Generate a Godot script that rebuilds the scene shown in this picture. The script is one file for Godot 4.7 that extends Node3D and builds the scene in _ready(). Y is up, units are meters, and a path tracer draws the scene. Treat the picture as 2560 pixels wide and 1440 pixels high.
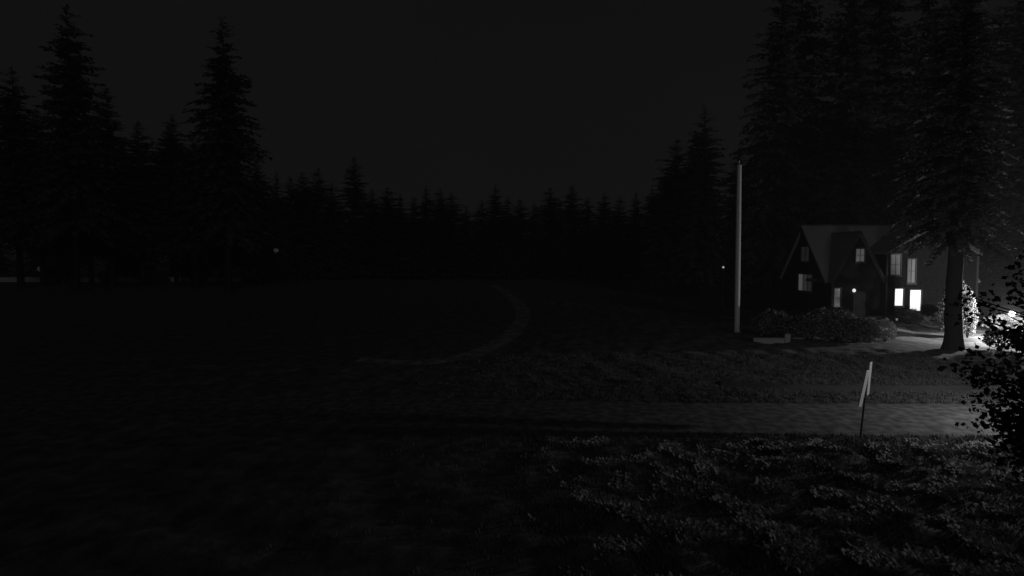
extends Node3D

# ------------------------------------------------------------------ helpers
var rng := RandomNumberGenerator.new()
var names := {}
var M := {}
var bump_noise := FastNoiseLite.new()
var fine_noise := FastNoiseLite.new()

func numbered(called: String) -> String:
	var k: int = names.get(called, 0)
	names[called] = k + 1
	return called if k == 0 else "%s_%03d" % [called, k]

func thing(called: String, label: String, category: String, at := Vector3.ZERO, turn := 0.0, group := "") -> Node3D:
	var o := Node3D.new()
	o.name = numbered(called)
	add_child(o)
	o.position = at
	o.rotation.y = turn
	tag(o, label, category, group)
	return o

func tag(o: Node, label: String, category: String, group := "") -> void:
	o.set_meta("label", label)
	o.set_meta("category", category)
	if group != "":
		o.set_meta("group", group)

func part(called: String, mesh: Mesh, m: Material, parent: Node, at := Vector3.ZERO) -> MeshInstance3D:
	var o := MeshInstance3D.new()
	o.name = called
	o.mesh = mesh
	o.material_override = m
	o.position = at
	parent.add_child(o, true)
	return o

func structure(called: String, mesh: Mesh, m: Material, label := "") -> MeshInstance3D:
	var o := part(called, mesh, m, self)
	o.set_meta("kind", "structure")
	if label != "":
		o.set_meta("label", label)
	return o

# a mesh being collected: vertices and normals of loose triangles
class Tris:
	var v := PackedVector3Array()
	var n := PackedVector3Array()
	func tri(a: Vector3, b: Vector3, c: Vector3) -> void:
		var nn := (c - a).cross(b - a).normalized()
		v.push_back(a); v.push_back(b); v.push_back(c)
		n.push_back(nn); n.push_back(nn); n.push_back(nn)
	func quad(a: Vector3, b: Vector3, c: Vector3, d: Vector3) -> void:
		tri(a, b, c)
		tri(a, c, d)
	func smooth_quad(a: Vector3, b: Vector3, c: Vector3, d: Vector3, na: Vector3, nb: Vector3, nc: Vector3, nd: Vector3) -> void:
		for p in [a, b, c, a, c, d]:
			v.push_back(p)
		for p in [na, nb, nc, na, nc, nd]:
			n.push_back(p)
	func box(c: Vector3, s: Vector3, b := Basis.IDENTITY, ch := 0.0) -> void:
		# a box whose upright and level edges are chamfered by ch
		var h := s * 0.5
		if ch <= 0.0:
			var q := []
			for i in 8:
				q.push_back(c + b * Vector3(h.x * (1 if i & 1 else -1), h.y * (1 if i & 2 else -1), h.z * (1 if i & 4 else -1)))
			quad(q[4], q[6], q[7], q[5]); quad(q[1], q[3], q[2], q[0])
			quad(q[5], q[7], q[3], q[1]); quad(q[0], q[2], q[6], q[4])
			quad(q[6], q[2], q[3], q[7]); quad(q[0], q[4], q[5], q[1])
			return
		var rings := []
		for lv in [[-h.y, ch], [-h.y + ch, 0.0], [h.y - ch, 0.0], [h.y, ch]]:
			var x: float = h.x - lv[1]
			var z: float = h.z - lv[1]
			var r := []
			for p in [[x, z - ch], [x - ch, z], [-x + ch, z], [-x, z - ch], [-x, -z + ch], [-x + ch, -z], [x - ch, -z], [x, -z + ch]]:
				r.push_back(c + b * Vector3(p[0], lv[0], p[1]))
			rings.push_back(r)
		for k in 3:
			for i in 8:
				var j := (i + 1) % 8
				quad(rings[k][i], rings[k + 1][i], rings[k + 1][j], rings[k][j])
		for i in range(1, 7):
			tri(rings[3][0], rings[3][i + 1], rings[3][i])
			tri(rings[0][0], rings[0][i], rings[0][i + 1])
	func slab(a: Vector3, b: Vector3, c: Vector3, d: Vector3, t: float) -> void:
		# a plate of thickness t below the quad a b c d (seen clockwise from its outside)
		var nn := (c - a).cross(b - a).normalized() * t
		quad(a, b, c, d)
		quad(d - nn, c - nn, b - nn, a - nn)
		quad(b, a, a - nn, b - nn); quad(c, b, b - nn, c - nn)
		quad(d, c, c - nn, d - nn); quad(a, d, d - nn, a - nn)
	func tube(pts: Array, radii: Array, seg := 10, capped := true) -> void:
		var rings := []
		var ns := []
		for i in pts.size():
			var f: Vector3 = (pts[mini(i + 1, pts.size() - 1)] - pts[maxi(i - 1, 0)]).normalized()
			var u := f.cross(Vector3(0.31, 0.12, 0.94)).normalized()
			var w := f.cross(u)
			var r := []
			var rn := []
			for k in seg:
				var a := TAU * k / seg
				var o := u * cos(a) + w * sin(a)
				r.push_back(pts[i] + o * radii[i])
				rn.push_back(o)
			rings.push_back(r)
			ns.push_back(rn)
		for i in pts.size() - 1:
			for k in seg:
				var j := (k + 1) % seg
				smooth_quad(rings[i][k], rings[i + 1][k], rings[i + 1][j], rings[i][j], ns[i][k], ns[i + 1][k], ns[i + 1][j], ns[i][j])
		if capped:
			var e := pts.size() - 1
			for k in range(1, seg - 1):
				tri(rings[e][0], rings[e][k + 1], rings[e][k])
				tri(rings[0][0], rings[0][k], rings[0][k + 1])
	func leaf(base: Vector3, along: Vector3, side: Vector3, fold: Vector3) -> void:
		# a pointed leaf or spray of two faces folded on its midrib
		var mid := base + along * 0.45
		tri(base, mid + side + fold, base + along)
		tri(base, base + along, mid - side + fold)
	func mesh() -> ArrayMesh:
		var arr := []
		arr.resize(Mesh.ARRAY_MAX)
		arr[Mesh.ARRAY_VERTEX] = v
		arr[Mesh.ARRAY_NORMAL] = n
		var m := ArrayMesh.new()
		m.add_surface_from_arrays(Mesh.PRIMITIVE_TRIANGLES, arr)
		return m

func grey(value: float) -> Color:
	return Color(value, value, value).linear_to_srgb()

# base colours are the linear reflectance of the thing; the camera is monochrome, so all are grey
func mat(value: float, rough := 0.9, grain := "", scale_m := 1.0, bump := 0.0) -> StandardMaterial3D:
	var m := StandardMaterial3D.new()
	m.albedo_color = grey(value)
	m.roughness = rough
	m.metallic_specular = 0.3
	if grain != "":
		m.albedo_texture = M[grain]
		m.uv1_triplanar = true
		m.uv1_world_triplanar = true
		m.uv1_scale = Vector3.ONE / scale_m
		if bump > 0.0:
			m.normal_enabled = true
			m.normal_texture = M[grain + "_normal"]
			m.normal_scale = bump
	return m

func glow(level: float, base := 0.5) -> StandardMaterial3D:
	var m := StandardMaterial3D.new()
	m.albedo_color = grey(base)
	m.roughness = 0.4
	m.emission_enabled = true
	m.emission = Color(1, 1, 1)
	m.emission_energy_multiplier = level
	return m

func grain_texture(key: String, seed_: int, freq: float, low: float, high: float, octaves: int, stretch := 1.0) -> void:
	var f := FastNoiseLite.new()
	f.seed = seed_
	f.noise_type = FastNoiseLite.TYPE_SIMPLEX_SMOOTH
	f.frequency = freq
	f.fractal_octaves = octaves
	var size := 512
	var img := f.get_seamless_image(size, size, false, false, 0.1, true)
	if stretch != 1.0:
		img.resize(size, int(size / stretch), Image.INTERPOLATE_BILINEAR)
		var tall := Image.create(size, size, false, img.get_format())
		for k in int(ceil(stretch)):
			tall.blit_rect(img, Rect2i(0, 0, size, img.get_height()), Vector2i(0, k * img.get_height()))
		img = tall
	var normal := img.duplicate()
	normal.convert(Image.FORMAT_RGBA8)
	normal.bump_map_to_normal_map(4.0)
	M[key + "_normal"] = ImageTexture.create_from_image(normal)
	img.convert(Image.FORMAT_L8)
	var data := img.get_data()
	for i in data.size():
		data[i] = int(255.0 * lerpf(low, high, data[i] / 255.0))
	M[key] = ImageTexture.create_from_image(Image.create_from_data(size, size, false, Image.FORMAT_L8, data))

# ------------------------------------------------------------------ the ground's shape
var drive_line := [Vector2(70, 24.4), Vector2(40, 24.0), Vector2(26, 23.8), Vector2(18, 23.8), Vector2(12, 23.9), Vector2(4, 24.3), Vector2(-8, 25.4), Vector2(-24, 27.4), Vector2(-50, 31.0), Vector2(-95, 38.0)]
var walk_line := [Vector2(60, 29.0), Vector2(32, 29.2), Vector2(22, 29.3), Vector2(14.5, 29.4), Vector2(10.5, 30.4)]
var path_line := [Vector2(33.6, 55.6), Vector2(32.7, 52.2), Vector2(31.4, 48.6), Vector2(31.2, 46.0), Vector2(33.2, 44.3), Vector2(37.0, 43.8), Vector2(46.0, 43.8)]
var loop_line := [Vector2(-3.6, 112.0), Vector2(-1.0, 97.0), Vector2(0.9, 80.0), Vector2(1.2, 68.0), Vector2(0.5, 55.0), Vector2(-0.7, 46.5), Vector2(-2.3, 40.4), Vector2(-4.4, 37.2), Vector2(-6.8, 36.6), Vector2(-9.4, 37.6)]
var strips := []

func smooth_line(line: Array, steps: int) -> PackedVector2Array:
	var out := PackedVector2Array()
	for i in line.size() - 1:
		var a: Vector2 = line[maxi(i - 1, 0)]
		var b: Vector2 = line[i]
		var c: Vector2 = line[i + 1]
		var d: Vector2 = line[mini(i + 2, line.size() - 1)]
		for k in steps:
			out.push_back(b.cubic_interpolate(c, a, d, float(k) / steps))
	out.push_back(line[line.size() - 1])
	return out

func strip_distance(p: Vector2) -> float:
	# how far p lies outside the nearest paved strip
	var best := 1e9
	for s in strips:
		var box: Rect2 = s.box
		if not box.has_point(p):
			continue
		var l: PackedVector2Array = s.line
		for i in l.size() - 1:
			var q := Geometry2D.get_closest_point_to_segment(p, l[i], l[i + 1])
			best = minf(best, q.distance_to(p) - s.half)
	return best

func land(x: float, d: float) -> float:
	# broad rise of the ground: a low bank before the far trees and the slight plinth of the house
	return 1.2 * smoothstep(70.0, 122.0, d) + 0.35 * smoothstep(49.0, 56.0, d) * smoothstep(22.0, 29.0, x) * (1.0 - smoothstep(70.0, 122.0, d))

func lawn(x: float, d: float) -> float:
	var s := clampf((strip_distance(Vector2(x, d)) - 0.15) / 2.2, 0.0, 1.0)
	var b := bump_noise.get_noise_2d(x, d) * 0.16 + fine_noise.get_noise_2d(x, d) * 0.05
	return land(x, d) + (b + 0.03) * s - 0.02 * (1.0 - s)

func lines_between(spec: Array) -> PackedFloat32Array:
	var out := PackedFloat32Array()
	for s in spec:
		var x: float = s[0]
		while x < s[1] - 1e-4:
			out.push_back(x)
			x += s[2]
	out.push_back(spec[spec.size() - 1][1])
	return out

func ground_mesh() -> ArrayMesh:
	var xs := lines_between([[-900, -120, 60.0], [-120, -20, 5.0], [-20, 0, 1.0], [0, 26, 0.3], [26, 50, 1.0], [50, 120, 7.0], [120, 900, 60.0]])
	var ds := lines_between([[-60, 8, 4.0], [8, 32, 0.3], [32, 60, 0.8], [60, 130, 3.0], [130, 210, 10.0], [210, 1400, 85.0]])
	var nx := xs.size()
	var v := PackedVector3Array()
	var n := PackedVector3Array()
	var idx := PackedInt32Array()
	for d in ds:
		for x in xs:
			v.push_back(Vector3(x, lawn(x, d), -d))
	for j in ds.size():
		for i in nx:
			var a := v[j * nx + mini(i + 1, nx - 1)] - v[j * nx + maxi(i - 1, 0)]
			var b := v[mini(j + 1, ds.size() - 1) * nx + i] - v[maxi(j - 1, 0) * nx + i]
			n.push_back(a.cross(b).normalized())
			if i < nx - 1 and j < ds.size() - 1:
				var o := j * nx + i
				for q in [o, o + nx, o + 1, o + 1, o + nx, o + nx + 1]:
					idx.push_back(q)
	var arr := []
	arr.resize(Mesh.ARRAY_MAX)
	arr[Mesh.ARRAY_VERTEX] = v
	arr[Mesh.ARRAY_NORMAL] = n
	arr[Mesh.ARRAY_INDEX] = idx
	var m := ArrayMesh.new()
	m.add_surface_from_arrays(Mesh.PRIMITIVE_TRIANGLES, arr)
	return m

func strip_mesh(line: PackedVector2Array, half: float, lift: float, wobble: float) -> ArrayMesh:
	var t := Tris.new()
	var prev := []
	for i in line.size():
		var f := (line[mini(i + 1, line.size() - 1)] - line[maxi(i - 1, 0)]).normalized()
		var s := Vector2(-f.y, f.x)
		var row := []
		for e in [-1.0, -0.34, 0.34, 1.0]:
			var w: float = half * e
			if absf(e) == 1.0:
				w += wobble * fine_noise.get_noise_2d(line[i].x * 2.0 + e * 40.0, line[i].y * 2.0)
			var p: Vector2 = line[i] + s * w
			row.push_back(Vector3(p.x, land(p.x, p.y) + lift + (0.035 if absf(e) < 0.5 else -0.027), -p.y))
		if i > 0:
			for k in 3:
				t.smooth_quad(prev[k + 1], row[k + 1], row[k], prev[k], Vector3.UP, Vector3.UP, Vector3.UP, Vector3.UP)
		prev = row
	return t.mesh()

# ------------------------------------------------------------------ plants
func conifer_meshes(seed_: int, tall: float, wide: float, bare: float, whorls: int, droop: float, spray := 0.58) -> Array:
	rng.seed = seed_
	var crown := Tris.new()
	var limbs := Tris.new()
	limbs.tube([Vector3(0, -0.3, 0), Vector3(0, 0.6, 0), Vector3(0.05, tall * 0.3, 0), Vector3(-0.03, tall * 0.65, 0.04), Vector3(0, tall, 0)],
		[tall * 0.017, tall * 0.0125, tall * 0.0095, tall * 0.005, 0.02], 9)
	var missing := rng.randf_range(0, TAU)
	for w in whorls:
		var t := float(w) / (whorls - 1)
		var y := lerpf(bare, tall * 0.985, t)
		var reach := wide * pow(1.0 - t, 0.7) * (1.0 - 0.3 * pow(1.0 - t, 6.0)) + 0.3
		var many := int(lerpf(8.0, 4.0, t))
		for b in many:
			var a := TAU * (b + rng.randf_range(-0.35, 0.35)) / many + w * 1.3
			var l := reach * rng.randf_range(0.55, 1.08)
			if absf(angle_difference(a, missing)) < 0.5:
				l *= 0.72
			if rng.randf() < 0.07:
				l *= 1.22
			var out := Vector3(cos(a), 0, sin(a))
			var side := Vector3(-out.z, 0, out.x)
			var lift := lerpf(-0.12, 0.55, t)
			var start := Vector3(0, y + rng.randf_range(-0.5, 0.5), 0)
			var sprays := clampi(int((l * 2.6 + 2.0) / pow(spray, 1.5) * 0.75), 4, 60)
			if l > 1.6:
				var q := start + out * l * 0.6 + Vector3(0, l * (0.6 * lift - droop * 0.36), 0)
				limbs.tube([start, q], [0.02 + l * 0.012, 0.015], 4, false)
			for s in sprays:
				var u := (s + rng.randf_range(0.3, 1.0)) / sprays
				var p := start + out * l * u + Vector3(0, l * (u * lift - droop * u * u), 0)
				var size := lerpf(0.95, 0.5, u) * rng.randf_range(0.7, 1.25) * clampf(l * 0.42, 0.4, 1.15) * spray * 1.15
				for k in [-1.0, 1.0]:
					var dir: Vector3 = (out * rng.randf_range(0.5, 1.0) + side * k * rng.randf_range(0.35, 1.0) + Vector3(0, lift * 0.5 - rng.randf_range(-0.1, 1.1), 0)).normalized()
					var wing: Vector3 = dir.cross(Vector3(rng.randfn() * 0.5, 1.0, rng.randfn() * 0.5)).normalized() * size * rng.randf_range(0.24, 0.42)
					crown.leaf(p, dir * size * 1.25, wing, Vector3(0, -size * rng.randf_range(0.02, 0.2), 0))
	return [crown.mesh(), limbs.mesh()]

func conifer(called: String, meshes: Array, nominal: Vector2, at: Vector3, tall: float, wide: float, turn: float, label: String, group: String) -> Node3D:
	var o := thing(called, label, "tree", at, turn, group)
	var c := part("crown", meshes[0], M.needles, o)
	var t := part("trunk", meshes[1], M.bark, o)
	var s := Vector3(wide / nominal.y, tall / nominal.x, wide / nominal.y)
	c.scale = s
	t.scale = s
	return o

func shrub_mesh(seed_: int, leaves: int, size: float) -> Array:
	# a shrub one metre in radius and two tall, standing on its base
	rng.seed = seed_
	var f := FastNoiseLite.new()
	f.seed = seed_
	f.frequency = 0.9
	var t := Tris.new()
	var stems := Tris.new()
	for k in 9:
		var a := TAU * k / 9.0 + rng.randf_range(-0.3, 0.3)
		var tip := Vector3(cos(a) * rng.randf_range(0.3, 0.75), rng.randf_range(0.9, 1.6), sin(a) * rng.randf_range(0.3, 0.75))
		stems.tube([Vector3(cos(a) * 0.08, -0.05, sin(a) * 0.08), tip * 0.55 + Vector3(0, 0.1, 0), tip], [0.03, 0.02, 0.008], 5)
	for k in leaves:
		var d := Vector3(rng.randfn(), rng.randfn(), rng.randfn()).normalized()
		if d.y < -0.75:
			d.y = -d.y
		var r := 1.0 + 0.42 * f.get_noise_3d(d.x * 1.5, d.y * 1.5, d.z * 1.5)
		r *= pow(rng.randf_range(0.25, 1.0), 0.28)
		var p := Vector3(d.x * r, 1.0 + d.y * r * 0.98, d.z * r)
		if p.y < 0.02:
			continue
		var along := (d * 0.7 + Vector3(rng.randfn(), rng.randfn() + 0.3, rng.randfn()) * 0.7).normalized() * size * rng.randf_range(0.7, 1.4)
		var side := along.cross(Vector3(rng.randfn(), rng.randfn(), rng.randfn())).normalized() * size * 0.36
		t.leaf(p, along, side, along.cross(side).normalized() * size * 0.12)
	return [t.mesh(), stems.mesh()]

func shrub(called: String, meshes: Array, leaf_mat: Material, at: Vector3, radius: float, tall: float, turn: float, label: String, group: String) -> Node3D:
	var o := thing(called, label, "shrub", at, turn, group)
	var c := part("foliage", meshes[0], leaf_mat, o)
	var t := part("stems", meshes[1], M.bark, o)
	c.scale = Vector3(radius, tall * 0.5, radius)
	t.scale = c.scale
	return o

# ------------------------------------------------------------------ lamps
func post_lamp(label: String, at: Vector3, height: float, energy: float, globe_glow: float, globe := 0.21) -> Node3D:
	var o := thing("post_lamp", label, "lamp", at, 0.0)
	var t := Tris.new()
	t.tube([Vector3(0, 0, 0), Vector3(0, 0.1, 0), Vector3(0, 0.14, 0)], [0.15, 0.15, 0.06], 12)
	part("base", t.mesh(), M.dark_metal, o)
	t = Tris.new()
	t.tube([Vector3(0, 0.14, 0), Vector3(0, height - globe - 0.06, 0)], [0.045, 0.038], 12)
	part("post", t.mesh(), M.dark_metal, o)
	t = Tris.new()
	t.tube([Vector3(0, height - globe - 0.06, 0), Vector3(0, height - globe + 0.03, 0)], [0.05, 0.1], 12)
	part("collar", t.mesh(), M.dark_metal, o)
	var s := SphereMesh.new()
	s.radius = globe
	s.height = globe * 2.0
	s.radial_segments = 20
	s.rings = 10
	part("globe", s, glow(globe_glow), o, Vector3(0, height, 0))
	t = Tris.new()
	t.tube([Vector3(0, height + globe - 0.02, 0), Vector3(0, height + globe + 0.03, 0), Vector3(0, height + globe + 0.1, 0)], [0.09, 0.06, 0.01], 10)
	part("finial", t.mesh(), M.dark_metal, o)
	var l := OmniLight3D.new()
	l.name = "light"
	l.light_energy = energy
	l.light_size = globe
	l.omni_range = 120.0
	l.omni_attenuation = 2.0
	l.shadow_enabled = true
	l.position = Vector3(0, height, 0)
	o.add_child(l)
	return o

# ------------------------------------------------------------------ house
func window(house: Node3D, c: Vector3, w: float, h: float, facing: float, panes: Array, rows: int, label := "") -> Node3D:
	# facing: turn about y of a window that looks along +z; panes: the material of each pane column
	var o := Node3D.new()
	o.name = "window"
	house.add_child(o, true)
	o.position = c
	o.rotation.y = facing
	if label != "":
		o.set_meta("label", label)
	var t := Tris.new()
	var f := 0.09
	t.box(Vector3(-w * 0.5 - f * 0.5, 0, 0.05), Vector3(f, h + f * 2, 0.12), Basis.IDENTITY, 0.012)
	t.box(Vector3(w * 0.5 + f * 0.5, 0, 0.05), Vector3(f, h + f * 2, 0.12), Basis.IDENTITY, 0.012)
	t.box(Vector3(0, h * 0.5 + f * 0.5, 0.048), Vector3(w, f, 0.11), Basis.IDENTITY, 0.012)
	t.box(Vector3(0, -h * 0.5 - f * 0.5, 0.048), Vector3(w, f, 0.11), Basis.IDENTITY, 0.012)
	part("frame", t.mesh(), M.trim, o)
	t = Tris.new()
	t.box(Vector3(0, -h * 0.5 - f - 0.03, 0.09), Vector3(w + 0.3, 0.06, 0.18), Basis.IDENTITY, 0.01)
	part("sill", t.mesh(), M.trim, o)
	var cols := panes.size()
	var pw := w / cols
	var ph := h / rows
	for i in cols:
		for j in rows:
			t = Tris.new()
			t.box(Vector3(-w * 0.5 + pw * (i + 0.5), -h * 0.5 + ph * (j + 0.5), 0.02), Vector3(pw - 0.035, ph - 0.035, 0.012))
			part("pane", t.mesh(), panes[i], o)
	for i in range(1, cols):
		t = Tris.new()
		t.box(Vector3(-w * 0.5 + pw * i, 0, 0.035), Vector3(0.05, h, 0.05))
		part("mullion", t.mesh(), M.trim, o)
	for j in range(1, rows):
		t = Tris.new()
		t.box(Vector3(0, -h * 0.5 + ph * j, 0.032), Vector3(w, 0.045, 0.042))
		part("glazing_bar", t.mesh(), M.trim, o)
	return o

func window_light(house: Node3D, at: Vector3, w: float, h: float, energy: float) -> void:
	var l := AreaLight3D.new()
	l.name = "window_light"
	l.area_size = Vector2(w, h)
	l.light_energy = energy
	l.area_range = 60.0
	l.area_attenuation = 2.0
	l.shadow_enabled = true
	house.add_child(l, true)
	l.position = at
	l.rotation.y = PI

func gable(t: Tris, x0: float, x1: float, base: float, top: float, z0: float, z1: float) -> void:
	# an upright triangular prism with its ridge along z
	var xm := (x0 + x1) * 0.5
	var a := Vector3(x0, base, z0); var b := Vector3(x1, base, z0); var c := Vector3(xm, top, z0)
	var d := Vector3(x0, base, z1); var e := Vector3(x1, base, z1); var f := Vector3(xm, top, z1)
	t.tri(a, c, b)
	t.tri(d, e, f)
	t.quad(d, f, c, a)
	t.quad(b, c, f, e)
	t.quad(a, b, e, d)

func barge(roof: Node3D, xm: float, top: float, half: float, low: float, z: float) -> void:
	# a board along each front edge of a gable roof
	for s in [-1.0, 1.0]:
		var t := Tris.new()
		var a := Vector3(xm, top + 0.02, z + 0.03)
		var b := Vector3(xm + s * half, low + 0.02, z + 0.03)
		var drop := Vector3(0, -0.34, 0)
		if s < 0:
			t.slab(b, a, a + drop, b + drop, 0.027)
		else:
			t.slab(a, b, b + drop, a + drop, 0.027)
		part("barge_board", t.mesh(), M.trim_dark, roof)

func build_house() -> void:
	var o := thing("house", "dark steep roofed house with lit ground floor windows behind the shrubs", "house", Vector3(37.0, 0.2, -62.8))
	var off := Vector3(-37.0, -0.2, 62.8)
	var t := Tris.new()
	t.box(Vector3(37.1, 0.35, -63.0) + off, Vector3(14.1, 0.9, 9.7), Basis.IDENTITY, 0.02)
	t.box(Vector3(32.55, 0.35, -57.9) + off, Vector3(4.8, 0.88, 1.1), Basis.IDENTITY, 0.02)
	t.box(Vector3(39.2, 0.35, -57.8) + off, Vector3(8.5, 0.88, 1.7), Basis.IDENTITY, 0.02)
	part("foundation", t.mesh(), M.concrete_dark, o)
	t = Tris.new()
	t.box(Vector3(37.1, 2.5, -63.0) + off, Vector3(14.0, 3.4, 9.6))
	# the gable ends of the main block, ridge along x
	for x in [30.1, 44.1]:
		var e: float = 0.002 if x < 37 else -0.002
		var a := Vector3(x + e, 4.2, -58.2) + off
		var b := Vector3(x + e, 4.2, -67.8) + off
		var c := Vector3(x + e, 9.25, -63.0) + off
		if x < 37:
			t.tri(b, c, a)
		else:
			t.tri(a, c, b)
	part("wall", t.mesh(), M.siding, o)
	t = Tris.new()
	t.box(Vector3(32.55, 2.45, -58.4) + off, Vector3(4.7, 3.3, 2.0))
	gable(t, 30.2 + off.x, 34.9 + off.x, 4.1 + off.y, 8.5 + off.y, -57.4 + off.z, -61.6 + off.z)
	part("wall", t.mesh(), M.siding, o)
	t = Tris.new()
	t.box(Vector3(39.2, 3.8, -60.0) + off, Vector3(8.4, 6.0, 6.0))
	gable(t, 35.0 + off.x, 43.4 + off.x, 6.8 + off.y, 9.1 + off.y, -57.0 + off.z, -62.9 + off.z)
	part("wall", t.mesh(), M.siding, o)
	# roofs: main block
	var rf := Tris.new()
	var l := 29.75 + off.x
	var r := 44.5 + off.x
	var ridge_y := 9.55 + off.y
	var zr := -63.0 + off.z
	rf.slab(Vector3(l, 3.98 + off.y, zr + 5.14), Vector3(l, ridge_y, zr), Vector3(r, ridge_y, zr), Vector3(r, 3.98 + off.y, zr + 5.14), 0.18)
	rf.slab(Vector3(r, 3.98 + off.y, zr - 5.14), Vector3(r, ridge_y, zr), Vector3(l, ridge_y, zr), Vector3(l, 3.98 + off.y, zr - 5.14), 0.18)
	var roof := part("roof", rf.mesh(), M.shingle, o)
	t = Tris.new()
	t.tube([Vector3(l, ridge_y + 0.02, zr), Vector3(r, ridge_y + 0.02, zr)], [0.09, 0.09], 8)
	part("ridge_cap", t.mesh(), M.trim, roof)
	t = Tris.new()
	for s in [-1.0, 1.0]:
		var d := Vector3(0, 3.86 + off.y - ridge_y, 5.14)
		d.z *= s
		var q := Vector3(l - 0.03, ridge_y - 0.12, zr)
		t.slab(q + Vector3(0, 0.1, 0), q + Vector3(0, -0.14, 0), q + d + Vector3(0, -0.14, 0), q + d + Vector3(0, 0.1, 0), 0.05)
	part("barge_board", t.mesh(), M.trim_dark, roof)
	# front gable
	rf = Tris.new()
	var xm := 32.55 + off.x
	var y1 := 8.78 + off.y
	var zf := -57.05 + off.z
	var zb := -62.2 + off.z
	rf.slab(Vector3(xm - 2.62, 3.9 + off.y, zb), Vector3(xm, y1, zb), Vector3(xm, y1, zf), Vector3(xm - 2.62, 3.9 + off.y, zf), 0.16)
	rf.slab(Vector3(xm + 2.62, 3.9 + off.y, zf), Vector3(xm, y1, zf), Vector3(xm, y1, zb), Vector3(xm + 2.62, 3.9 + off.y, zb), 0.16)
	barge(part("gable_roof", rf.mesh(), M.shingle, o), xm, y1, 2.62, 3.9 + off.y, zf)
	# tall wing
	rf = Tris.new()
	xm = 39.2 + off.x
	y1 = 9.42 + off.y
	zf = -56.6 + off.z
	zb = -62.98 + off.z
	rf.slab(Vector3(xm - 4.4, 6.72 + off.y, zb), Vector3(xm, y1, zb), Vector3(xm, y1, zf), Vector3(xm - 4.4, 6.72 + off.y, zf), 0.16)
	rf.slab(Vector3(xm + 4.4, 6.72 + off.y, zf), Vector3(xm, y1, zf), Vector3(xm, y1, zb), Vector3(xm + 4.4, 6.72 + off.y, zb), 0.16)
	barge(part("gable_roof", rf.mesh(), M.shingle, o), xm, y1, 4.4, 6.72 + off.y, zf)
	for g in [Vector3(30.15, 2.3, -57.36), Vector3(34.95, 2.3, -57.36), Vector3(34.99, 3.6, -56.96), Vector3(43.45, 3.6, -56.96)]:
		t = Tris.new()
		t.box(g + off, Vector3(0.16, (g.y - 0.8) * 2.0, 0.16), Basis.IDENTITY, 0.01)
		part("corner_board", t.mesh(), M.trim_dark, o)
	# windows: front gable upstairs, side gable, wing
	var left := -PI * 0.5
	window(o, Vector3(32.7, 6.48, -57.4) + off, 0.8, 1.2, 0.0, [M.glow_mid, M.glow_mid], 2, "dimly lit small upstairs window under the front gable")
	window(o, Vector3(30.1, 6.6, -62.6) + off, 1.7, 1.5, left, [M.glow_faint, M.glow_faint], 2, "barely glowing upstairs window in the side gable")
	window(o, Vector3(30.1, 3.68, -62.5) + off, 2.9, 1.7, left, [M.glow_mid, M.glow_low, M.glow_faint2], 1, "wide side window brighter along one edge")
	window(o, Vector3(35.8, 5.6, -57.0) + off, 0.9, 1.9, 0.0, [M.glow_mid_low, M.glow_low], 2, "dim tall upstairs window beside the front gable")
	window(o, Vector3(37.3, 5.0, -57.0) + off, 0.72, 2.2, 0.0, [M.glow_low, M.glow_mid_high], 2, "dim tall upstairs window above the brightest window")
	window(o, Vector3(36.2, 2.55, -57.0) + off, 0.78, 1.6, 0.0, [M.glow_bright], 1, "brightly lit ground floor window, narrower of two")
	window(o, Vector3(37.75, 2.25, -57.0) + off, 1.02, 1.95, 0.0, [M.glow_bright], 1, "brightly lit ground floor window, broader of two")
	window(o, Vector3(30.65, 2.45, -57.4) + off, 0.6, 1.8, 0.0, [M.glow_side], 2, "faint tall pane beside the front door")
	window_light(o, Vector3(36.2, 2.55, -56.85) + off, 0.78, 1.6, 0.5)
	window_light(o, Vector3(37.75, 2.25, -56.85) + off, 1.02, 1.95, 0.7)
	# front door
	t = Tris.new()
	t.box(Vector3(32.7, 1.85, -57.36) + off, Vector3(0.95, 2.1, 0.06), Basis.IDENTITY, 0.01)
	var door := part("door", t.mesh(), M.door, o)
	t = Tris.new()
	t.tube([Vector3(33.05, 1.75, -57.32) + off, Vector3(33.05, 1.75, -57.26) + off], [0.03, 0.035], 8)
	part("handle", t.mesh(), M.pale_metal, door)
	t = Tris.new()
	t.box(Vector3(32.17, 1.87, -57.35) + off, Vector3(0.1, 2.2, 0.12), Basis.IDENTITY, 0.01)
	t.box(Vector3(33.23, 1.87, -57.35) + off, Vector3(0.1, 2.2, 0.12), Basis.IDENTITY, 0.01)
	t.box(Vector3(32.7, 2.97 + 0.04, -57.352) + off, Vector3(0.96, 0.1, 0.11), Basis.IDENTITY, 0.01)
	part("door_frame", t.mesh(), M.trim_dark, door)
	t = Tris.new()
	t.box(Vector3(32.7, 0.62, -56.7) + off, Vector3(1.9, 0.3, 1.3), Basis.IDENTITY, 0.02)
	t.box(Vector3(32.7, 0.4, -55.85) + off, Vector3(1.9, 0.3, 0.4), Basis.IDENTITY, 0.02)
	part("step", t.mesh(), M.concrete_dark, o)
	# porch light on the gable wall
	t = Tris.new()
	t.box(Vector3(32.12, 3.2, -57.36) + off, Vector3(0.14, 0.26, 0.06), Basis.IDENTITY, 0.01)
	t.tube([Vector3(32.12, 3.3, -57.34) + off, Vector3(32.12, 3.38, -57.25) + off, Vector3(32.12, 3.34, -57.18) + off], [0.02, 0.02, 0.02], 6)
	var porch := part("porch_light", t.mesh(), M.dark_metal, o)
	var s := SphereMesh.new()
	s.radius = 0.15
	s.height = 0.34
	s.radial_segments = 14
	s.rings = 8
	part("bulb", s, glow(0.75), porch, Vector3(32.12, 3.17, -57.18) + off)
	var pl := OmniLight3D.new()
	pl.name = "light"
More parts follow.
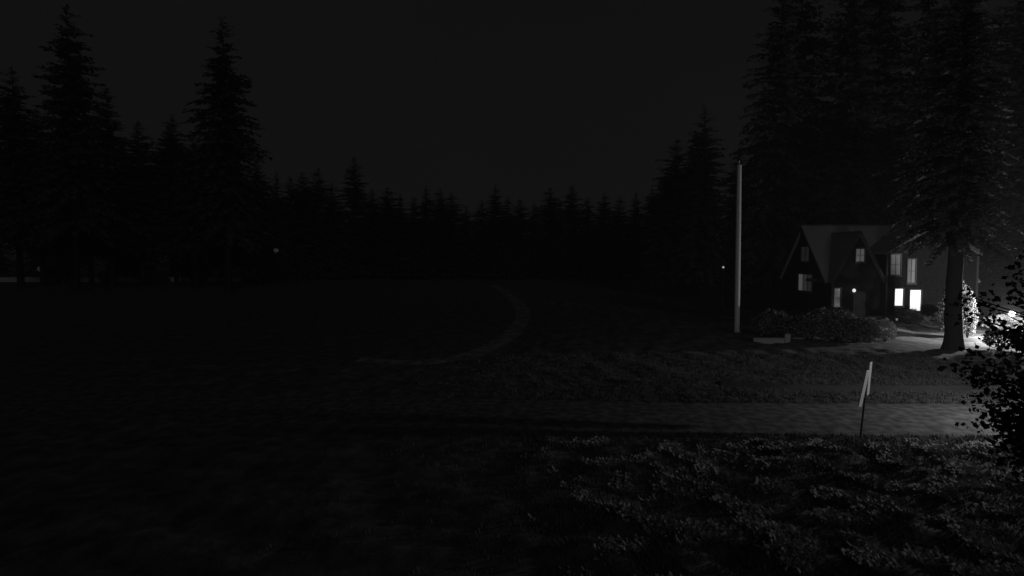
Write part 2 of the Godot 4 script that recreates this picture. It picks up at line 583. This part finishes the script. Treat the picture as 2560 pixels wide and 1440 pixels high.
	pl.light_energy = 0.06
	pl.light_size = 0.13
	pl.omni_range = 40.0
	pl.omni_attenuation = 2.0
	pl.shadow_enabled = true
	pl.position = Vector3(32.12, 3.17, -57.18) + off
	porch.add_child(pl)

# ------------------------------------------------------------------ scene
func _ready() -> void:
	# camera: fixed high on a wall, tilted slightly down
	var cam := Camera3D.new()
	cam.name = "camera"
	cam.position = Vector3(0, 6.4, 0)
	cam.rotation_degrees = Vector3(-3.0, 0, 0)
	cam.fov = 50.55
	cam.far = 2500.0
	add_child(cam)
	cam.current = true
	# sky: overcast night with faint skyglow
	var sky_mat := ProceduralSkyMaterial.new()
	sky_mat.sky_top_color = grey(0.0040)
	sky_mat.sky_horizon_color = grey(0.0050)
	sky_mat.sky_curve = 0.25
	sky_mat.ground_bottom_color = grey(0.001)
	sky_mat.ground_horizon_color = grey(0.002)
	sky_mat.sun_angle_max = 1.0
	var cloud := FastNoiseLite.new()
	cloud.seed = 5
	cloud.frequency = 0.006
	cloud.fractal_octaves = 4
	var cover := cloud.get_seamless_image(1024, 512, false, false, 0.15, true)
	cover.convert(Image.FORMAT_RGBA8)
	sky_mat.sky_cover = ImageTexture.create_from_image(cover)
	sky_mat.sky_cover_modulate = Color(0.045, 0.045, 0.045, 0.5)
	var sky := Sky.new()
	sky.sky_material = sky_mat
	var env := Environment.new()
	env.background_mode = Environment.BG_SKY
	env.sky = sky
	env.background_energy_multiplier = 1.0
	env.tonemap_mode = Environment.TONE_MAPPER_LINEAR
	env.tonemap_exposure = 1.0
	# thin night haze
	env.fog_enabled = true
	env.fog_density = 0.00035
	env.fog_light_color = Color(0.9, 0.9, 0.9)
	env.sdfgi_enabled = true
	env.ssao_enabled = true
	env.ssil_enabled = true
	var we := WorldEnvironment.new()
	we.name = "environment"
	we.environment = env
	add_child(we)
	# the moon behind thin cloud, over the camera's shoulder
	var moon := DirectionalLight3D.new()
	moon.name = "moon"
	moon.light_energy = 0.022
	moon.light_angular_distance = 12.0
	moon.shadow_enabled = true
	moon.rotation_degrees = Vector3(-20.0, 18.0, 0)
	moon.sky_mode = DirectionalLight3D.SKY_MODE_LIGHT_ONLY
	add_child(moon)

	# materials
	grain_texture("patch", 3, 0.012, 0.55, 1.0, 5)
	grain_texture("speckle", 8, 0.06, 0.6, 1.0, 4)
	grain_texture("bark_grain", 21, 0.03, 0.35, 1.0, 4, 4.0)
	M.grass_soil = mat(0.15, 1.0, "patch", 7.0, 0.6)
	M.road = mat(0.19, 0.9, "patch", 4.0, 0.3)
	M.concrete = mat(0.36, 0.85, "patch", 3.0)
	M.walk = mat(0.085, 0.95, "speckle", 1.5, 0.6)
	M.concrete_dark = mat(0.16, 0.9, "speckle", 1.0)
	M.gravel = mat(0.3, 0.95, "patch", 9.0, 0.8)
	M.grass = mat(0.1, 0.8)
	M.cover = mat(0.3, 0.8)
	M.needles = mat(0.07, 0.8)
	M.leaf = mat(0.04, 0.7)
	M.leaf.backlight_enabled = true
	M.leaf.backlight = grey(0.01)
	M.leaf_lightened = mat(0.28, 0.7)  # shrub leaves made paler, lamplight put into the base colour
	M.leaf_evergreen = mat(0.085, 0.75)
	M.bark = mat(0.06, 0.95, "bark_grain", 1.2, 1.0)
	M.bark_pale = mat(0.3, 0.9, "bark_grain", 1.0, 0.8)
	M.pole = mat(0.8, 0.7, "bark_grain", 1.5, 0.4)
	M.dark_metal = mat(0.03, 0.5)
	M.pale_metal = mat(0.55, 0.45, "speckle", 0.4)
	M.sign_back = mat(0.5, 0.5, "speckle", 0.6)
	M.siding = mat(0.018, 0.9, "patch", 2.0)
	M.trim = mat(0.07, 0.7)
	M.trim_dark = mat(0.04, 0.8)
	M.door = mat(0.03, 0.6)
	M.shingle = mat(0.34, 0.95, "speckle", 1.5, 0.8)
	M.stone = mat(0.32, 0.9, "speckle", 0.8, 0.8)
	M.fence = mat(0.75, 0.7, "speckle", 1.0)
	for k in ["siding", "trim", "trim_dark", "door", "needles", "road"]:
		M[k].metallic_specular = 0.08
	M.glow_bright = glow(0.95)
	M.glow_mid_high = glow(0.075, 0.1)
	M.glow_mid = glow(0.055, 0.1)
	M.glow_mid_low = glow(0.035, 0.1)
	M.glow_low = glow(0.018, 0.1)
	M.glow_side = glow(0.02, 0.1)
	M.glow_faint = glow(0.008, 0.1)
	M.glow_faint2 = glow(0.012, 0.1)

	# ground
	bump_noise.seed = 11
	bump_noise.frequency = 0.45
	bump_noise.fractal_octaves = 2
	fine_noise.seed = 12
	fine_noise.frequency = 1.6
	fine_noise.fractal_octaves = 2
	for s in [[drive_line, 2.35], [walk_line, 0.8], [path_line, 1.25], [loop_line, 0.8]]:
		var l := smooth_line(s[0], 8)
		var b := Rect2(l[0], Vector2.ZERO)
		for p in l:
			b = b.expand(p)
		strips.push_back({"line": l, "half": s[1], "box": b.grow(s[1] + 2.0)})
	structure("ground", ground_mesh(), M.grass_soil, "dark uneven lawn and field")
	structure("driveway", strip_mesh(strips[0].line, 2.35, 0.012, 0.25), M.road, "pale driveway crossing the lawn under the sign")
	structure("walkway", strip_mesh(strips[1].line, 0.8, 0.012, 0.15), M.walk, "narrow pale walkway beyond the driveway")
	structure("garden_path", strip_mesh(strips[2].line, 1.25, 0.012, 0.3), M.concrete, "brightly lit curved path leading to the house")
	structure("gravel_path", strip_mesh(strips[3].line, 0.8, 0.012, 0.3), M.gravel, "faint curved gravel path across the dark field")

	build_house()
	build_trees()
	build_yard()
	build_growth()

func build_trees() -> void:
	var firs := []
	for k in 4:
		firs.push_back(conifer_meshes(100 + k, 30.0, 6.2, [3.2, 2.6, 4.2, 3.4][k], [78, 72, 82, 74][k], [0.3, 0.38, 0.26, 0.34][k]))
	var boled := [conifer_meshes(120, 30.0, 6.2, 7.0, 70, 0.26), conifer_meshes(121, 30.0, 6.2, 6.6, 66, 0.3)]
	var nom := Vector2(30.0, 6.2)
	var tall := [
		[-70.0, 98, 46.2, 9.0, "very tall dark fir reaching the top edge near the picture's left corner"],
		[-45.1, 97, 43.7, 8.6, "tallest lone fir spire standing against the night sky"],
		[-83.8, 104, 38.2, 9.0, "dark fir at the far left edge of the picture"],
		[-70.7, 108, 36.2, 7.0, "slim fir tip just right of the tall corner fir"],
		[-67.8, 112, 31.0, 8.0, "shorter fir in the dip between the two tallest firs"],
		[-63.8, 116, 33.0, 7.6, "slim fir just left of the tallest lone fir"],
		[-53.9, 104, 26.9, 7.6, "low fir at the left foot of the tallest lone fir"],
		[-46.5, 112, 24.2, 7.0, "low fir at the right foot of the tallest lone fir"],
		[-84.6, 110, 32.7, 8.6, "fir behind the edge fir at the far left"],
		[-80.0, 116, 29.7, 8.0, "fir behind the tall corner fir"],
		[-47.7, 108, 21.1, 6.0, "smallest fir below the tallest lone fir"],
		[-77.6, 122.5, 30.0, 8.0, "rear fir below the slim tip near the corner fir"],
		[-69.0, 124, 33.5, 8.0, "rear fir filling the dip left of the lone fir"],
		[-58.0, 113, 27.5, 8.0, "rear fir close behind the lone fir's left side"],
		[-61.0, 128, 34.0, 8.0, "rear fir seen between the lone fir and the slim fir beside it"]]
	for i in tall.size():
		var a: Array = tall[i]
		conifer("fir_tree", boled[i % 2], nom, Vector3(a[0], land(a[0], a[1]) - 0.1, -a[1]), a[2] - land(a[0], a[1]), a[3], i * 1.7, a[4], "tall firs on the left")
	var far := [[-52.9, 138, 25.4], [-54.1, 150, 25.9], [-48.3, 142, 25.8], [-49.2, 156, 28.9], [-39.2, 134, 22.5], [-37.4, 146, 30.3], [-34.6, 152, 23.2], [-28.4, 140, 22.2], [-28.8, 158, 22.6], [-21.7, 136, 19.7], [-20.7, 148, 23.5], [-18.0, 154, 23.4], [-13.6, 139, 20.9], [-11.2, 150, 18.9], [-7.0, 143, 19.6], [-4.3, 157, 24.6], [-0.9, 135, 19.6], [1.9, 149, 20.4], [5.1, 141, 18.8], [9.5, 153, 23.5], [10.7, 137, 19.3], [14.4, 147, 23.6], [19.2, 155, 21.3], [20.7, 138, 20.8], [25.7, 146, 20.8], [30.5, 151, 22.3], [31.0, 136, 21.4], [36.3, 144, 26.0]]
	var ordinal := ["first", "second", "third", "fourth", "fifth", "sixth", "seventh", "eighth", "ninth", "tenth", "eleventh", "twelfth", "thirteenth", "fourteenth", "fifteenth", "sixteenth", "seventeenth", "eighteenth", "nineteenth", "twentieth", "twenty-first", "twenty-second", "twenty-third", "twenty-fourth", "twenty-fifth", "twenty-sixth", "twenty-seventh", "last"]
	var rear := [[-120.0, 138], [-111.0, 146], [-102.0, 140], [-94.0, 148], [-86.0, 139], [-78.0, 147], [-70.0, 141], [-62.0, 149]]
	for i in rear.size():
		var a: Array = rear[i]
		conifer("distant_fir", firs[i % 4], nom, Vector3(a[0], 1.1, -a[1]), 24.0 + 2.0 * (i % 3), 8.0, i * 1.9, "dark fir behind the far fence, %s from the picture's left edge" % ordinal[i], "firs behind the far fence")
	for i in far.size():
		var a: Array = far[i]
		var label: String = "dark fir in the distant treeline, %s counting from the lone fir" % ordinal[i]
		if i == 5:
			label = "highest pointed fir of the distant treeline, sixth from the lone fir"
		conifer("distant_fir", firs[(i * 3 + 1) % 4], nom, Vector3(a[0], land(a[0], a[1]) - 0.1, -a[1]), a[2] - land(a[0], a[1]), a[2] * (0.24 + 0.04 * ((i * 7) % 5)), i * 2.3, label, "distant treeline")
	var right := [
		[24.6, 92, 24.0, 7.0, "shorter tall fir at the left end of the stand behind the pole"],
		[27.4, 88, 28.0, 6.6, "slim fir behind and left of the pale pole"],
		[36.4, 84, 46.0, 8.4, "tall fir behind and right of the pale pole"],
		[42.8, 92, 52.7, 9.6, "huge dark fir behind the house's side gable"],
		[44.4, 82, 46.1, 8.6, "dark fir close behind the house's front gable"],
		[52.0, 88, 53.4, 9.6, "huge dark fir behind the house's tall wing"],
		[53.5, 80, 46.1, 8.6, "dark fir rising above the brightest window"],
		[65.3, 90, 54.5, 10.0, "huge dark fir behind the big trunk"],
		[67.5, 82, 47.1, 9.0, "dark fir at the upper right edge of the picture"],
		[37.0, 100, 24.3, 6.4, "low fir filling the gap behind the pale pole"],
		[31.0, 104, 27.0, 6.0, "low fir behind the distant white lamp"]]
	for i in right.size():
		var a: Array = right[i]
		conifer("fir_tree", firs[(i + 2) % 4], nom, Vector3(a[0], land(a[0], a[1]) - 0.1, -a[1]), a[2] - land(a[0], a[1]), a[3], i * 1.1 + 0.4, a[4], "tall firs behind the house")

	# the big tree before the house: bare bole, drooping boughs lit from below
	var big := conifer_meshes(77, 27.0, 5.0, 7.8, 84, 0.34, 0.33)
	var bt := thing("cedar_tree", "large tree with thick bare trunk before the lit house", "tree", Vector3(30.15, lawn(30.15, 41.5) - 0.05, -41.5), 0.6)
	part("crown", big[0], M.needles, bt)
	var bole := Tris.new()
	var bp := []
	var br := []
	for k in 26:
		var y := 18.2 * pow(k / 25.0, 1.4) - 0.2
		bp.push_back(Vector3(0.07 * sin(y * 0.7) + 0.03 * sin(y * 2.3), y, 0.05 * cos(y * 0.9)))
		br.push_back((0.56 - 0.018 * y + 0.16 * exp(-maxf(y, 0.0) * 2.6)) * (1.0 + 0.03 * sin(y * 3.1 + 1.0)))
	bole.tube(bp, br, 18)
	part("trunk", bole.mesh(), M.bark, bt)
	part("limbs", big[1], M.bark, bt)

	# the near tree at the edge of the frame: broad leaves on forking limbs
	rng.seed = 501
	var near := thing("maple_tree", "near leafy tree silhouetted at the right edge over the driveway", "tree", Vector3(12.65, lawn(12.65, 11.6), -11.6))
	var base := near.position
	var leaves := Tris.new()
	var limbs := Tris.new()
	limbs.tube([Vector3(0, -0.2, 0), Vector3(0, 0.4, 0), Vector3(-0.1, 2.2, 0.05), Vector3(0.05, 4.6, 0), Vector3(-0.1, 7.2, -0.1), Vector3(0, 9.6, 0)], [0.3, 0.22, 0.18, 0.14, 0.09, 0.03], 12)
	var eye := Vector3(0, 6.4, 0)
	var lamp_ray := (Vector3(37.84, 2.05, -46) - eye).normalized()
	for b in 300:
		# a bough from the trunk to a point in the crown, leaves clustered on its outer part
		var d := Vector3(rng.randfn(), rng.randfn(), rng.randfn()).normalized()
		if b >= 250:
			# low boughs reaching out over the lawn
			d = Vector3(rng.randf_range(-1.0, -0.55), rng.randf_range(-0.85, -0.45), rng.randf_range(-0.3, 0.5)).normalized()
		var far_r := pow(rng.randf_range(0.2, 1.0), 0.4)
		var tip := Vector3(d.x * 3.7 * far_r, 0, d.z * 2.7 * far_r)
		tip.y = 4.4 + d.y * 3.15 * far_r
		if tip.y < 1.7:
			tip.y = 1.7 + rng.randf() * 0.8
		var root := Vector3(0, clampf(tip.y - Vector2(tip.x, tip.z).length() * rng.randf_range(0.3, 0.7), 1.6, 9.0), 0)
		var mid := root.lerp(tip, 0.55) + Vector3(0, 0.18, 0)
		limbs.tube([root, mid, tip], [0.045, 0.025, 0.008], 5, false)
		for c in 5:
			var heart: Vector3 = mid.lerp(tip, c / 4.0) + Vector3(rng.randfn(), rng.randfn() * 0.7, rng.randfn()) * 0.16
			for k in 26:
				var p := heart + Vector3(rng.randfn(), rng.randfn() * 0.75, rng.randfn()) * 0.22
				var q := p + base - eye
				# the foliage is thin and full of chinks about the height where the lamp shines through
				var thin := maxf(1.0 - (q - lamp_ray * q.dot(lamp_ray)).length() / 0.34, 0.0)
				if rng.randf() < maxf(thin * 2.2, 0.25 * smoothstep(3.7, 4.4, p.y) * (1.0 - smoothstep(5.2, 5.8, p.y))):
					continue
				var along := (Vector3(rng.randfn(), -0.5 + rng.randfn() * 0.6, rng.randfn())).normalized() * rng.randf_range(0.08, 0.15)
				var side := along.cross(Vector3(rng.randfn(), rng.randfn(), rng.randfn())).normalized() * along.length() * 0.45
				leaves.leaf(p, along, side, along.cross(side).normalized() * 0.012)
	part("crown", leaves.mesh(), M.leaf, near)
	part("trunk", limbs.mesh(), M.bark, near)

func build_yard() -> void:
	# pale pole by the house
	var at := Vector3(18.5, lawn(18.5, 50.0) - 0.05, -50.0)
	var o := thing("pole", "tall bare pale pole standing clear of the house", "pole", at)
	var t := Tris.new()
	t.tube([Vector3(0, -0.2, 0), Vector3(0, 0.5, 0), Vector3(-0.02, 7.0, 0), Vector3(-0.05, 13.75, 0)], [0.25, 0.235, 0.22, 0.19], 16)
	part("shaft", t.mesh(), M.pole, o)
	t = Tris.new()
	t.tube([Vector3(-0.05, 13.75, 0), Vector3(-0.05, 13.98, 0)], [0.02, 0.02], 8)
	t.tube([Vector3(-0.05, 13.95, 0), Vector3(-0.05, 14.0, 0), Vector3(-0.05, 14.06, 0), Vector3(-0.05, 14.12, 0)], [0.03, 0.075, 0.075, 0.02], 10)
	part("finial", t.mesh(), M.pale_metal, o)
	t = Tris.new()
	t.tube([Vector3(0, 0.0, 0), Vector3(0, 0.12, 0), Vector3(0, 0.16, 0)], [0.42, 0.4, 0.2], 16)
	part("footing", t.mesh(), M.concrete_dark, o)

	# road sign seen almost edge on, leaning
	at = Vector3(12.43, lawn(12.43, 21.45) - 0.02, -21.45)
	o = thing("sign", "leaning sign post carrying two narrow pale plates seen edge on", "sign", at)
	var lean := Basis(Vector3.FORWARD, 0.08)
	t = Tris.new()
	t.box(lean * Vector3(0, 1.15, 0), Vector3(0.055, 2.5, 0.05), lean, 0.008)
	part("post", t.mesh(), M.dark_metal, o)
	# the plates point nearly at the camera, so that their faces show as slivers
	for s in [[-0.07, 1.79, 1.32, 0.19, 46.0, 0.24], [0.45, 2.03, 1.2, 0.07, 50.0, -0.34]]:
		var tilt := Basis(Vector3.FORWARD, s[3])
		t = Tris.new()
		var front := Vector3(s[0], s[1], s[5])
		t.box(front, Vector3(0.44, s[2], 0.025), tilt * Basis(Vector3.UP, deg_to_rad(s[4])), 0.006)
		var pl := part("sign_plate", t.mesh(), M.sign_back, o)
		for b in [-0.35, 0.35]:
			var from: Vector3 = lean * Vector3(0, s[1] + b, 0)
			var to: Vector3 = front + tilt * Vector3(0, b, 0)
			t = Tris.new()
			t.tube([from, to], [0.015, 0.015], 6)
			part("bracket", t.mesh(), M.dark_metal, pl)

	# low garden wall before the shrubs
	o = thing("garden_wall", "short low pale stone wall ending in a small pier", "wall", Vector3(19.0, lawn(19.0, 45.0) - 0.05, -45.0))
	t = Tris.new()
	t.box(Vector3(0, 0.18, 0), Vector3(2.3, 0.5, 0.35), Basis.IDENTITY, 0.03)
	part("body", t.mesh(), M.stone, o)
	t = Tris.new()
	t.box(Vector3(-0.02, 0.46, 0), Vector3(2.3, 0.07, 0.43), Basis.IDENTITY, 0.02)
	part("coping", t.mesh(), M.stone, o)
	t = Tris.new()
	t.box(Vector3(1.36, 0.36, 0), Vector3(0.44, 0.9, 0.46), Basis.IDENTITY, 0.04)
	part("pier", t.mesh(), M.stone, o)

	# lamps that light the place
	post_lamp("bright globe lamp shining through the near tree's leaves", Vector3(37.84, 0.0, -46.0), 2.05, 130.0, 8.0)
	post_lamp("globe lamp beside the driveway, just outside the picture", Vector3(21.9, 0.0, -20.8), 3.4, 52.0, 3.0)
	# garden lights before the house
	for g in [[25.9, 48.0, 1.67, 0.16, "small garden light above the shrubs below the front door"], [31.67, 50.0, 1.22, 0.1, "small garden light below the narrower bright window"]]:
		var gl := thing("garden_light", g[4], "lamp", Vector3(g[0], lawn(g[0], g[1]), -g[1]), 0.0, "garden lights")
		t = Tris.new()
		t.tube([Vector3(0, 0, 0), Vector3(0, g[2] - 0.2 - gl.position.y, 0)], [0.025, 0.025], 8)
		part("stake", t.mesh(), M.dark_metal, gl)
		t = Tris.new()
		var y: float = g[2] - gl.position.y
		t.tube([Vector3(0, y - 0.12, 0), Vector3(0, y + 0.05, 0)], [0.07, 0.09], 10)
		part("lens", t.mesh(), glow(g[3]), gl)
		t = Tris.new()
		t.tube([Vector3(0, y + 0.06, 0), Vector3(0, y + 0.1, 0), Vector3(0, y + 0.16, 0)], [0.15, 0.13, 0.02], 10)
		part("cap", t.mesh(), M.dark_metal, gl)
	# distant lamps
	for g in [[24.93, 72.0, 5.08, 0.32, 0.13, "small white distant lamp just left of the pale pole"], [-43.25, 112.0, 7.4, 0.017, 0.45, "dim distant lamp low on the treeline below the lone fir"], [-89.7, 116.0, 3.95, 0.012, 0.5, "faintest distant lamp above the pale far fence"]]:
		var gl := thing("distant_lamp", g[5], "lamp", Vector3(g[0], land(g[0], g[1]), -g[1]), 0.0, "distant lamps")
		var y: float = g[2] - gl.position.y
		t = Tris.new()
		t.tube([Vector3(0, -0.2, 0), Vector3(0, y - g[4] * 0.8, 0)], [0.07, 0.05], 8)
		part("post", t.mesh(), M.dark_metal, gl)
		var s := SphereMesh.new()
		s.radius = g[4]
		s.height = g[4] * 2.0
		s.radial_segments = 12
		s.rings = 6
		part("globe", s, glow(g[3], 0.1), gl, Vector3(0, y, 0))

	# far pale fence under the firs
	o = thing("board_fence", "low pale board fence far off under the firs", "fence", Vector3(-82.0, land(-82, 121), -121.0))
	var meshes := []
	for k in 3:
		t = Tris.new()
		t.box(Vector3(0, 0, 0), Vector3(2.92, 0.26 + 0.01 * k, 0.04))
		meshes.push_back(t.mesh())
	t = Tris.new()
	t.box(Vector3(0, 0.5, 0), Vector3(0.14, 1.2, 0.14), Basis.IDENTITY, 0.01)
	var post := t.mesh()
	for k in 18:
		part("post", post, M.fence, o, Vector3(-23.0 + k * 3.0, 0, 0))
		if k < 17:
			for j in 3:
				part("board", meshes[(k + j) % 3], M.fence, o, Vector3(-21.5 + k * 3.0, 0.2 + j * 0.33, 0.09 + 0.004 * ((k + j) % 2)))

func build_growth() -> void:
	var forms := [shrub_mesh(31, 2600, 0.13), shrub_mesh(32, 2600, 0.14), shrub_mesh(33, 2400, 0.12)]
	var g := "shrubs before the house"
	var spots := [
		[20.6, 47.6, 1.5, 2.0, "leaf_evergreen", "rounded dark shrub just beyond the low stone wall"],
		[22.4, 45.6, 1.6, 1.9, "leaf_evergreen", "dark shrub at the left end of the shrub row"],
		[24.3, 45.0, 1.7, 2.0, "leaf_evergreen", "dark shrub second in the row before the house"],
		[25.0, 48.5, 1.5, 2.1, "leaf_evergreen", "dark shrub behind the row beside the garden light"],
		[25.4, 44.8, 1.5, 1.8, "leaf_evergreen", "dark broad shrub third in the row before the house"],
		[26.7, 48.8, 1.2, 1.9, "leaf_evergreen", "dark shrub fourth in the row, beside the pale lit shrub"],
		[28.1, 45.7, 0.75, 1.6, "leaf_lightened", "pale brightly lit shrub beside the curved path"],
		[35.5, 47.3, 0.6, 3.5, "leaf_lightened", "tall narrow brightly lit shrub just right of the big trunk"],
		[36.2, 49.6, 1.05, 4.2, "leaf_evergreen", "tall added shrub hidden behind the big trunk, shading the front gable"],  # added occluder, keeps the globe lamp off the front gable
		[41.6, 50.6, 1.7, 1.45, "leaf_lightened", "broad low bright shrub behind the globe lamp at the right edge"],
		[33.2, 41.2, 1.0, 1.3, "leaf_evergreen", "low lit shrub right of the big trunk's foot"],
		[38.3, 52.6, 1.5, 1.6, "leaf_evergreen", "dark shrub below the broader bright window"],
		[35.6, 54.6, 1.1, 1.3, "leaf_evergreen", "dark shrub below the narrower bright window"],
		[28.6, 53.6, 1.3, 1.6, "leaf_evergreen", "dark shrub at the house corner under the side gable"]]
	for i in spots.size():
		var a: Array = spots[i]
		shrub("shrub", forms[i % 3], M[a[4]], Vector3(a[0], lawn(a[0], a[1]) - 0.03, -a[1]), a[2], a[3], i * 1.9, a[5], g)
	# undergrowth in front of the far fence
	var bush := [[-87.0, 117.0, 2.0, 2.6, "dark bush breaking the far fence nearest the picture's edge"], [-77.6, 117.0, 1.4, 2.4, "dark bush breaking the far fence at its middle"], [-69.0, 117.0, 2.6, 2.4, "dark bush hiding the far fence's third stretch"], [-60.0, 117.0, 1.6, 2.4, "dark bush at the far fence's inner end"]]
	for i in bush.size():
		var a: Array = bush[i]
		shrub("bush", forms[i % 3], M.needles, Vector3(a[0], land(a[0], a[1]) - 0.05, -a[1]), a[2], a[3], i * 2.1, a[4], "bushes along the far fence")

	# grass and leafy ground cover in the lamplit part of the lawn
	rng.seed = 900
	var tuft := Tris.new()
	for k in 9:
		var a := rng.randf_range(0, TAU)
		var p := Vector3(cos(a), 0, sin(a)) * rng.randf_range(0.0, 0.08)
		tuft.leaf(p, Vector3(rng.randf_range(-0.06, 0.06), rng.randf_range(0.07, 0.15), rng.randf_range(-0.06, 0.06)), Vector3(cos(a * 3.0), 0, sin(a * 3.0)) * 0.008, Vector3.ZERO)
	scatter("grass", tuft.mesh(), M.grass, 70000, func(x: float, _d: float) -> float: return smoothstep(-6.0, 9.0, x), Rect2(-6.0, 11.5, 32.5, 28), 0.6, 1.3, "short lamplit lawn grass around the driveway", "grass")
	var sprig := Tris.new()
	for k in 16:
		var a := rng.randf_range(0, TAU)
		var out := Vector3(cos(a), rng.randf_range(0.4, 1.1), sin(a)).normalized()
		sprig.leaf(out * rng.randf_range(0.02, 0.16), out * rng.randf_range(0.05, 0.09), out.cross(Vector3(0.2, 1, 0.1)).normalized() * 0.03, Vector3(0, -0.01, 0))
	scatter("ground_cover", sprig.mesh(), M.cover, 36000, func(x: float, d: float) -> float: return smoothstep(0.02, 0.3, bump_noise.get_noise_2d(x * 1.1 + 70.0, d * 1.1)) * smoothstep(0.0, 8.0, x), Rect2(0.0, 11.5, 19.0, 9.2), 0.6, 1.3, "low leafy ground cover in patches nearest the camera", "ground cover")

func scatter(called: String, mesh: Mesh, m: Material, count: int, likely: Callable, area: Rect2, small: float, large: float, label: String, category: String) -> void:
	var xf: Array[Transform3D] = []
	for k in count:
		var x := rng.randf_range(area.position.x, area.end.x)
		var d := rng.randf_range(area.position.y, area.end.y)
		if rng.randf() > likely.call(x, d):
			continue
		if strip_distance(Vector2(x, d)) < rng.randf_range(-0.06, 0.1):
			continue
		var s := rng.randf_range(small, large)
		xf.push_back(Transform3D(Basis(Vector3.UP, rng.randf_range(0, TAU)).scaled(Vector3.ONE * s), Vector3(x, lawn(x, d) - 0.01, -d)))
	var mm := MultiMesh.new()
	mm.transform_format = MultiMesh.TRANSFORM_3D
	mm.mesh = mesh
	mm.instance_count = xf.size()
	for i in xf.size():
		mm.set_instance_transform(i, xf[i])
	var o := MultiMeshInstance3D.new()
	o.name = called
	o.multimesh = mm
	o.material_override = m
	add_child(o)
	o.set_meta("kind", "stuff")
	o.set_meta("label", label)
	o.set_meta("category", category)
